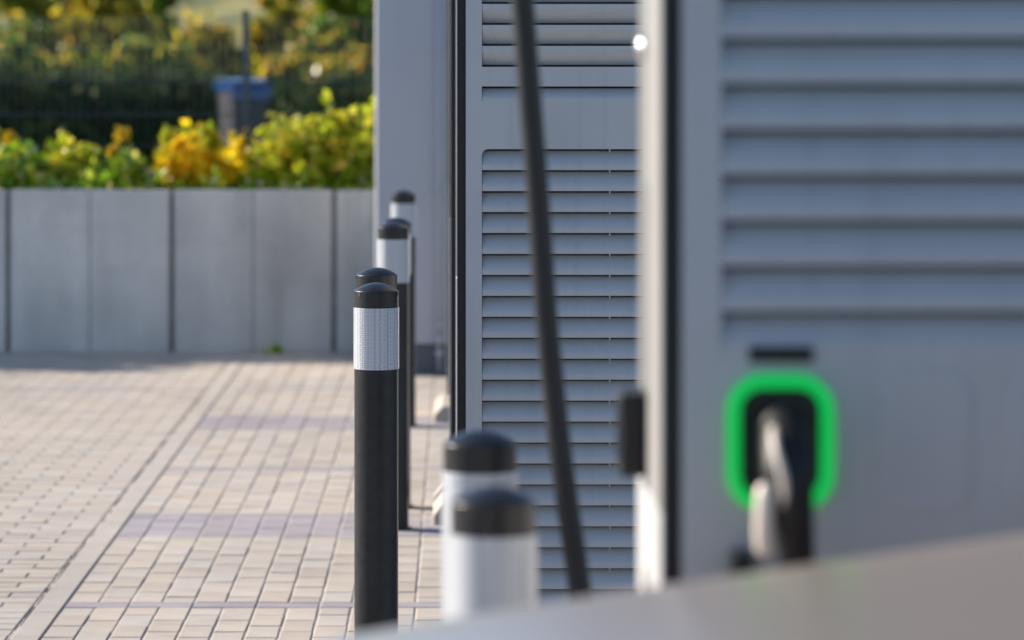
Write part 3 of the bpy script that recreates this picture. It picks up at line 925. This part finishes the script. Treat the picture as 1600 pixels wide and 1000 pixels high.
for s_ in (-1, 1):
    for a, b_ in (((1.40, 0.80, 1.22), (2.06, 0.64, 1.71)), ((2.75, 0.865, 1.22), (2.8, 0.655, 1.76)), ((3.7, 0.85, 1.22), (3.75, 0.64, 1.75)), ((4.46, 0.77, 1.24), (4.05, 0.63, 1.73))):
        MB().tube([(a[0], s_ * a[1], a[2]), ((a[0] + b_[0]) / 2, s_ * ((a[1] + b_[1]) / 2 + 0.035), (a[2] + b_[2]) / 2), (b_[0], s_ * b_[1], b_[2])], 0.032, 10).build('pillar', M['carpaint'], car, smooth=True)
    MB().lathe([(0.02, 0), (0.085, 0.02), (0.11, 0.07), (0.10, 0.12), (0.05, 0.15), (0.002, 0.155)], 20).build('mirror', M['carpaint'], car, smooth=True, loc=(1.75, s_ * 1.03, 1.22))
    hl = MB().add([], [])
    hl = MB().prism(rrect(0, 0, 0.16, 0.05, 0.045, 6), -0.03, 0.03).build('headlight', M['lamp'], car, bevel=0.01, loc=(0.075, s_ * 0.70, 0.86))
    hl.rotation_euler = (0, 0, R(90 - s_ * 28) if s_ > 0 else R(-90 + 28))
    tl = MB().prism(rrect(0, 0, 0.12, 0.07, 0.04, 6), -0.03, 0.03).build('tail_light', mat('tail light red', (0.3, 0.01, 0.01), 0.1, coat=1), car, bevel=0.01, loc=(4.70, s_ * 0.72, 1.0))
    tl.rotation_euler = (0, 0, R(90))
    for u in (0.93, 3.72):
        wheel = empty('wheel', (u, s_ * 0.87, 0.36)); wheel.parent = car
        wheel.rotation_euler = (R(90), 0, 0)
        MB().lathe([(0.24, -0.11), (0.34, -0.11), (0.36, -0.085), (0.36, 0.085), (0.34, 0.11), (0.24, 0.11)], 40, capb=False, capt=False).build('tyre', M['rubber'], wheel, smooth=True)
        rq = MB().lathe([(0.245, -0.105), (0.25, 0.06), (0.235, 0.1)], 40, capb=False, capt=False)
        rq.lathe([(0.06, 0.05), (0.055, 0.09 * 1), (0.001, 0.095)], 16)
        for k in range(5):
            a = 2 * math.pi * k / 5
            rq.tube([(0.04 * math.cos(a), 0.04 * math.sin(a), -s_ * 0.07), (0.24 * math.cos(a), 0.24 * math.sin(a), -s_ * 0.09)], [0.03, 0.022], 8)
        rq.build('rim', M['alu'], wheel, smooth=True)
        MB().lathe([(0.245, -0.05), (0.245, 0.05)], 32).build('brake_disc', M['recess_shade'], wheel)
        arch = [(u + 0.41 * math.cos(R(a)), s_ * 0.945, 0.36 + 0.41 * math.sin(R(a))) for a in range(-10, 191, 10)]
        MB().tube(arch, 0.03, 8).build('wheel_arch', M['black'], car, smooth=True)
    MB().box(2.2, 2.4, s_ * 0.965 - 0.012, s_ * 0.965 + 0.012, 1.02, 1.045).build('door_handle', M['carpaint'], car, bevel=0.005)
MB().prism(rrect(0, 0, 0.42, 0.10, 0.05, 5), -0.02, 0.02).build('grille', M['black'], car, bevel=0.006, loc=(-0.012, 0, 0.70)).rotation_euler = (0, 0, R(90))
MB().box(-0.03, 0.25, -0.62, 0.62, 0.27, 0.40).build('bumper', M['black'], car, bevel=0.03)
hd = hood_surface(0.12, 1.36, -0.76, 0.76, 20, 16, 0.0035).build('bonnet', M['carpaint'], car, smooth=True)
sf = hd.modifiers.new('solid', 'SOLIDIFY'); sf.thickness = 0.004; sf.offset = 1

# ------------------------------------------------------------------ mesh fence on the wall
FY = 20.1
fence = empty('mesh_fence', (0, FY, WALL_TOP - 0.06))
tag(fence, 'dark grey green welded wire mesh fence with one post on the retaining wall', 'fence')
fz0 = WALL_TOP - 0.06
xpost = PX(384, FY)
PITCH = 2.52
ph = PZ(20, FY) - fz0
for k in (-2, -1, 0, 1):
    x = xpost + k * PITCH
    if x > 1.0: continue
    p_ = MB().box(x - 0.019, x + 0.019, -0.03, 0.03, -0.3, ph).build('post', M['fence'], fence, bevel=0.003)
    MB().box(x - 0.021, x + 0.021, -0.032, 0.032, ph + 0.0005, ph + 0.014).build('post_cap', M['black'], p_, bevel=0.003)
xa, xb_ = xpost - 2 * PITCH, min(xpost + PITCH, 0.9)
vw = MB().tube([(0, 0, 0.04), (0, 0, ph - 0.02)], 0.0024, 6).mesh('vertical_wire', M['fence'], True)
x = xa + 0.025
while x < bx0 + 0.4:
    link_mesh('vertical_wire', vw, fence, (x, 0.0, 0)); x += 0.05
hz = [PZ(p, FY) - fz0 for p in (78, 128.5, 179, 229, 279)]
hwm = MB().tube([(xa, -0.0075, 0), (bx0 + 0.4, -0.0075, 0)], 0.0052, 6).tube([(xa, 0.0075, 0), (bx0 + 0.4, 0.0075, 0)], 0.0052, 6).mesh('double_wire', M['fence'], True)
for z in hz: link_mesh('double_wire', hwm, fence, (0, 0, z))


# ------------------------------------------------------------------ foliage
def leaves(name, m, parent, pts, size, seed=0, up=0.35, elong=1.6, kind=None):
    r = np.random.default_rng(seed)
    n = len(pts)
    d = r.normal(size=(n, 3)); d[:, 2] += up; d /= np.linalg.norm(d, axis=1)[:, None]
    t = r.normal(size=(n, 3)); t -= d * (t * d).sum(1)[:, None]; t /= np.linalg.norm(t, axis=1)[:, None]
    b_ = np.cross(d, t)
    s = size * r.uniform(0.6, 1.25, n)[:, None]
    p = np.asarray(pts)
    V = np.stack([p - t * s * elong / 2, p + b_ * s / 2 - d * s * 0.08, p + t * s * elong / 2, p - b_ * s / 2 - d * s * 0.08], 1).reshape(-1, 3)
    me = bpy.data.meshes.new(name)
    me.vertices.add(4 * n); me.vertices.foreach_set('co', V.ravel())
    me.loops.add(4 * n); me.loops.foreach_set('vertex_index', np.arange(4 * n))
    me.polygons.add(n); me.polygons.foreach_set('loop_start', np.arange(0, 4 * n, 4)); me.polygons.foreach_set('loop_total', np.full(n, 4))
    me.materials.append(m); me.update(calc_edges=True)
    o = bpy.data.objects.new(name, me); COL.objects.link(o)
    if parent is not None: o.parent = parent
    o['kind'] = 'stuff' if kind is None else kind
    return o


def clump_points(r, centres, radii, per):
    out = []
    for c, rad in zip(centres, radii):
        n = max(6, int(per * r.uniform(0.4, 1.6)))
        d = r.normal(size=(n, 3)) * r.uniform(0.30, 0.62)
        out.append(np.asarray(c) + d * np.asarray(rad))
    return np.concatenate(out)


def shrub(name, label, cat, px0, px1, pytop, z, m, n_cl, per, size, base, seed, depth=0.35, group=None, shape=None, extra=None, stems=6):
    r = np.random.default_rng(seed)
    x0, x1 = PX(px0, z), PX(px1, z)
    zt = PZ(pytop, z)
    root = empty(name, ((x0 + x1) / 2, z, base))
    tag(root, label, cat, group)
    W, H = (x1 - x0) / 2, zt - base
    cs, rs = [], []
    for k in range(n_cl):
        fx = r.uniform(-1, 1)
        hmax = H * (shape(fx) if shape else math.sqrt(max(0.05, 1 - 0.8 * fx * fx)))
        zz = hmax * r.uniform(0.12, 0.86)
        rad = min(W, H) * r.uniform(0.12, 0.34)
        cs.append((fx * W * 0.88, r.uniform(-depth, depth), zz)); rs.append((rad, rad, rad * 0.85))
    leaves('foliage', m, root, clump_points(r, cs, rs, per), size, seed)
    top = sorted(cs, key=lambda c: -c[2])[:max(6, len(cs) // 2)]
    sp_ = []
    for k in range(16):                    # stray shoots
        c = np.array(top[int(r.integers(len(top)))]); d = np.array([r.normal(0, 0.35), r.normal(0, 0.2), 1.0]); ln = r.uniform(0.05, 0.15) * min(1.0, H / 0.3)
        for q_ in range(7): sp_.append(c + np.array([0, 0, rs[0][0] * 0.5]) + d * ln * q_ / 6 + r.normal(0, 0.008, 3))
    leaves('shoots', m, root, np.array(sp_), size * 0.9, seed + 500)
    for k in range(stems):
        c = cs[k * len(cs) // stems]
        MB().tube([(c[0] * 0.3, c[1] * 0.3, -0.1), (c[0] * 0.7, c[1] * 0.7, c[2] * 0.5), c], [0.012, 0.009, 0.004], 6).build('stem', M['bark'], root)
    return root


SB = WALL_TOP - 0.06
shrub('leafy_plant', 'low bright green leafy plant at the far left end of the wall top', 'plant', -70, 85, 230, 20.0, M['leaf_green'], 34, 110, 0.058, SB, 21, 0.3, 'low plants along the wall top')
shrub('leafy_plant', 'low yellow tipped leafy plant second from the left on the wall top', 'plant', 55, 165, 230, 19.95, M['leaf_lime'], 34, 90, 0.055, SB, 22, 0.22, 'low plants along the wall top')
shrub('leafy_plant', 'low green plant with a lone yellow flower left of the golden shrub', 'plant', 140, 230, 236, 19.9, M['leaf_green'], 32, 100, 0.055, SB, 23, 0.22, 'low plants along the wall top')
gold = shrub('golden_shrub', 'golden orange autumn shrub in front of the bin, left of the fence post', 'shrub', 256, 380, 204, 19.95, M['leaf_gold'], 40, 62, 0.062, SB, 24, 0.25, None, lambda f: 0.55 + 0.45 * math.exp(-((f + 0.45) / 0.6) ** 2) if f < 0.1 else 0.75)
leaves('young_foliage', M['leaf_lime'], gold, clump_points(np.random.default_rng(31), [(-0.17, -0.05, 0.36), (-0.20, 0, 0.28), (0.03, 0.0, 0.40), (0.07, 0, 0.33), (-0.02, -0.05, 0.31)], [(0.06, 0.06, 0.05)] * 5, 40), 0.06, 31)
shrub('leafy_plant', 'small lime green plant at the foot of the fence post', 'plant', 386, 430, 252, 19.9, M['leaf_lime'], 9, 60, 0.05, SB, 25, 0.15, 'low plants along the wall top', stems=3)
shrub('lime_shrub', 'large yellow green shrub on the wall top beside the building', 'shrub', 405, 640, 166, 20.0, M['leaf_lime'], 70, 80, 0.06, SB, 26, 0.3, None, lambda f: min(1.0, 0.62 + 0.42 * (f + 1) / 1.1))
shrub('leafy_plant', 'low fresh green plant in front of the large yellow green shrub', 'plant', 520, 600, 252, 19.75, M['leaf_green'], 10, 70, 0.05, SB, 27, 0.12, 'low plants along the wall top', stems=3)
shrub('lime_shrub', 'yellow green shrub further left along the wall top, outside the picture edge', 'shrub', -900, -520, -20, 20.0, M['leaf_lime'], 80, 90, 0.06, SB, 28, 0.3)
# low cover along the edge of the wall
r = np.random.default_rng(5)
n = 4200
pts = np.stack([r.uniform(PX(-300, 19.8), PX(640, 19.8), n), r.uniform(19.58, 20.2, n), SB + np.abs(r.normal(0, 0.055, n)) + 0.02], 1)
o = leaves('ground_cover', M['leaf_green'], None, pts, 0.045, 9); tag(o, 'low green ground cover along the top edge of the concrete wall', 'ground cover')
# flower heads on stalks
def flower(px, py, z, lab):
    root = empty('yellow_flower', (PX(px, z), z, SB)); h = PZ(py, z) - SB
    tag(root, lab, 'flower', 'yellow flowers on tall stalks')
    MB().tube([(0.02, 0, -0.05), (0.01, 0, h * 0.5), (0, 0, h)], [0.006, 0.005, 0.004], 6).build('stalk', M['stem'], root)
    rr = np.random.default_rng(int(px))
    leaves('bloom', M['petal'], root, clump_points(rr, [(0, 0, h)], [(0.03, 0.03, 0.035)], 40), 0.035, int(px))
flower(14, 214, 19.9, 'yellow flower on a tall stalk at the far left of the wall top')
flower(190, 210, 19.9, 'single yellow flower on a tall stalk above the low green plants')
flower(175, 236, 19.85, 'shorter yellow flower just left of the tallest single one')
# weed at the wall foot
root = empty('weed', (PX(423, 19.3), 19.36, 0)); tag(root, 'tiny bright green weed growing at the foot of the concrete wall', 'weed')
leaves('leaf_tuft', M['leaf_green'], root, clump_points(np.random.default_rng(3), [(0, 0, 0.02), (0.03, 0, 0.015)], [(0.035, 0.03, 0.025)] * 2, 40), 0.03, 3)


def tree(name, label, cat, x, y, m, cz0, cz1, rad, n_cl, per, size, seed, group, trunk=True, lean=0.0):
    r = np.random.default_rng(seed)
    zg = terrain_z(x, y)
    root = empty(name, (x, y, zg)); tag(root, label, cat, group)
    H0, H1 = cz0 - zg, cz1 - zg
    cs, rs = [], []
    for k in range(n_cl):
        a = r.uniform(0, 2 * math.pi); t = r.uniform(0, 1) ** 1.35
        q = rad * (1 - 0.55 * t ** 2) * r.uniform(0.15, 1.0) ** 0.5
        c = np.array([math.cos(a) * q, math.sin(a) * q * 0.8, H0 + (H1 - H0) * t])
        cs.append(c); rr = rad * r.uniform(0.16, 0.36); rs.append((rr, rr, rr * 0.8))
    crown = leaves('crown', m, root, clump_points(r, cs, rs, per), size, seed)
    if trunk:
        tr = MB().tube([(0, 0, -0.3), (0.04, 0, H0 * 0.6), (lean, 0.03, (H0 + H1) / 2), (lean * 1.2, 0, H1 * 0.9)], [0.09, 0.075, 0.05, 0.012], 10)
        for k in range(10):
            c = cs[k * n_cl // 10]
            tr.tube([(lean * 0.4, 0, H0 + (c[2] - H0) * 0.35), (c[0] * 0.5, c[1] * 0.5, (H0 + c[2]) / 2 + 0.1), tuple(c)], [0.035, 0.022, 0.006], 6)
        tr.build('trunk', M['bark'], root, smooth=True)
    return root


def TX(px, y): return PX(px, y)


T = [  # name, label, category, px, y, material, z0, z1, radius, clusters, per, size, seed
    ('autumn_bush', 'green autumn bush with red and yellow leaves at the far left behind the fence', 15, 41.5, 'leaf_mix', 1.1, 1.95, 0.75, 44, 80, 0.09, 41),
    ('autumn_bush', 'green autumn bush with pale tips in the middle of the left fence panel', 135, 42.0, 'leaf_mix', 1.1, 1.9, 0.7, 44, 80, 0.09, 42),
    ('autumn_bush', 'yellow speckled green bush just left of the blue lidded bin', 250, 42.3, 'leaf_mix', 1.15, 1.95, 0.65, 44, 80, 0.09, 43),
    ('autumn_bush', 'low olive autumn bush under the pale meadow gap, behind the bin lid', 335, 44.0, 'leaf_olive', 0.9, 2.2, 0.62, 46, 80, 0.09, 48),
    ('autumn_bush', 'olive yellow autumn bush right of the blue lidded bin', 450, 42.5, 'leaf_olive', 1.05, 1.9, 0.6, 44, 80, 0.09, 44),
    ('autumn_bush', 'olive brown autumn bush beside the building edge', 555, 41.5, 'leaf_olive', 0.95, 1.85, 0.65, 44, 80, 0.09, 45),
    ('autumn_tree', 'green and red autumn tree at the top left corner', 40, 45.5, 'leaf_mix', 1.3, 2.75, 0.85, 60, 90, 0.09, 52),
    ('autumn_tree', 'yellow sprayed autumn tree between the green ones left of the pale meadow gap', 170, 45.0, 'leaf_olive', 1.3, 2.9, 0.72, 62, 90, 0.09, 53),
    ('autumn_tree', 'green autumn tree bordering the pale meadow gap on its left', 248, 46.0, 'leaf_mix', 1.3, 2.9, 0.5, 52, 90, 0.09, 54),
    ('autumn_tree', 'olive autumn tree bordering the pale meadow gap on its right', 440, 46.0, 'leaf_olive', 1.3, 2.7, 0.5, 48, 90, 0.09, 55),
    ('autumn_tree', 'olive green autumn tree at the top beside the building', 545, 45.0, 'leaf_mix', 1.3, 2.8, 0.7, 56, 90, 0.09, 56),
    ('autumn_tree', 'green backdrop tree high on the bank behind the two left trees', 105, 50.5, 'leaf_mix', 1.6, 3.6, 1.1, 66, 110, 0.095, 49),
    ('autumn_tree', 'dull green backdrop tree high on the bank left of the building', 510, 50.5, 'leaf_olive', 1.6, 3.5, 0.95, 66, 110, 0.095, 50),
]
for nm, lab, px, y, m, z0, z1, rad, ncl, per, sz, sd_ in T:
    tree(nm, lab, 'tree', TX(px, y), y, M[m], z0, z1, rad, ncl, per, sz, sd_, 'autumn bushes and trees beyond the fence')
for k, (px, y, lab) in enumerate([(305, 55.0, 'dry grassy tuft on the left side of the pale meadow gap'), (350, 53.5, 'dry grassy tuft in the pale meadow gap left of the fence post'), (398, 54.5, 'dry grassy tuft in the pale meadow gap right of the fence post')]):
    x = TX(px, y); zg = terrain_z(x, y)
    tree('grass_tuft', lab, 'tuft', x, y, M['leaf_olive'], zg + 0.02, zg + 0.42, 0.28, 16, 40, 0.08, 90 + k, 'tufts on the meadow bank', trunk=False)
# dark evergreen undergrowth at the foot of the trees
for k, (px, y, rad, z1) in enumerate([(-120, 39.5, 1.1, 1.45), (40, 39.0, 1.0, 1.45), (190, 39.5, 1.0, 1.5), (310, 40.0, 0.9, 1.45), (455, 39.6, 0.95, 1.35), (575, 38.5, 0.95, 1.5), (-300, 40, 1.3, 1.6)]):
    labs = ['dark evergreen bush left of the picture edge, near the first tree', 'dark evergreen bush at the far left behind the fence', 'dark evergreen bush behind the left fence panel', 'dark evergreen bush left of the blue lidded bin', 'dark evergreen bush right of the blue lidded bin', 'dark evergreen bush behind the large yellow green shrub', 'dark evergreen bush well left of the picture edge']
    tree('evergreen_bush', labs[k], 'bush', TX(px, y), y, M['leaf_dark'], 0.45, z1, rad * 1.2, 80, 150, 0.09, 60 + k, 'dark bushes beyond the fence', trunk=False)

# ------------------------------------------------------------------ wheelie bin
by = 37.0
bw = 0.58
bin_ = empty('wheelie_bin', (PX(379, by), by, PZ(270, by)))
tag(bin_, 'grey wheelie bin with a blue lid standing behind the fence post', 'bin')
h = 0.98
q = MB()
q.add([(-0.22, -0.26, 0.03), (0.22, -0.26, 0.03), (0.22, 0.26, 0.03), (-0.22, 0.26, 0.03), (-0.275, -0.33, h), (0.275, -0.33, h), (0.275, 0.33, h), (-0.275, 0.33, h)],
      [(0, 3, 2, 1), (4, 5, 6, 7), (0, 1, 5, 4), (1, 2, 6, 5), (2, 3, 7, 6), (3, 0, 4, 7)])
q.build('body', M['bin_body'], bin_, bevel=0.03)
q = MB()
q.prism_x([(-0.37, h - 0.16), (-0.37, h + 0.0), (-0.34, h + 0.045), (0.0, h + 0.085), (0.34, h + 0.07), (0.37, h + 0.01), (0.36, h - 0.05), (-0.335, h - 0.05), (-0.335, h - 0.16)], -0.30, 0.30)
lid = q.build('lid', M['bin_lid'], bin_, bevel=0.02, seg=3)
MB().tube([(-0.18, 0.40, h + 0.02), (0.18, 0.40, h + 0.02)], 0.02, 10).build('handle', M['bin_lid'], lid, smooth=True)
for s_ in (-1, 1):
    o = MB().lathe([(0.02, -0.025), (0.09, -0.025), (0.1, -0.01), (0.1, 0.01), (0.09, 0.025), (0.02, 0.025)], 24).build('wheel', M['rubber'], bin_, loc=(s_ * 0.24, 0.25, 0.10))
    o.rotation_euler = (0, R(90), 0)
bin_.rotation_euler = (0, 0, R(24)); bin_.scale = (0.80, 0.80, 1.0)
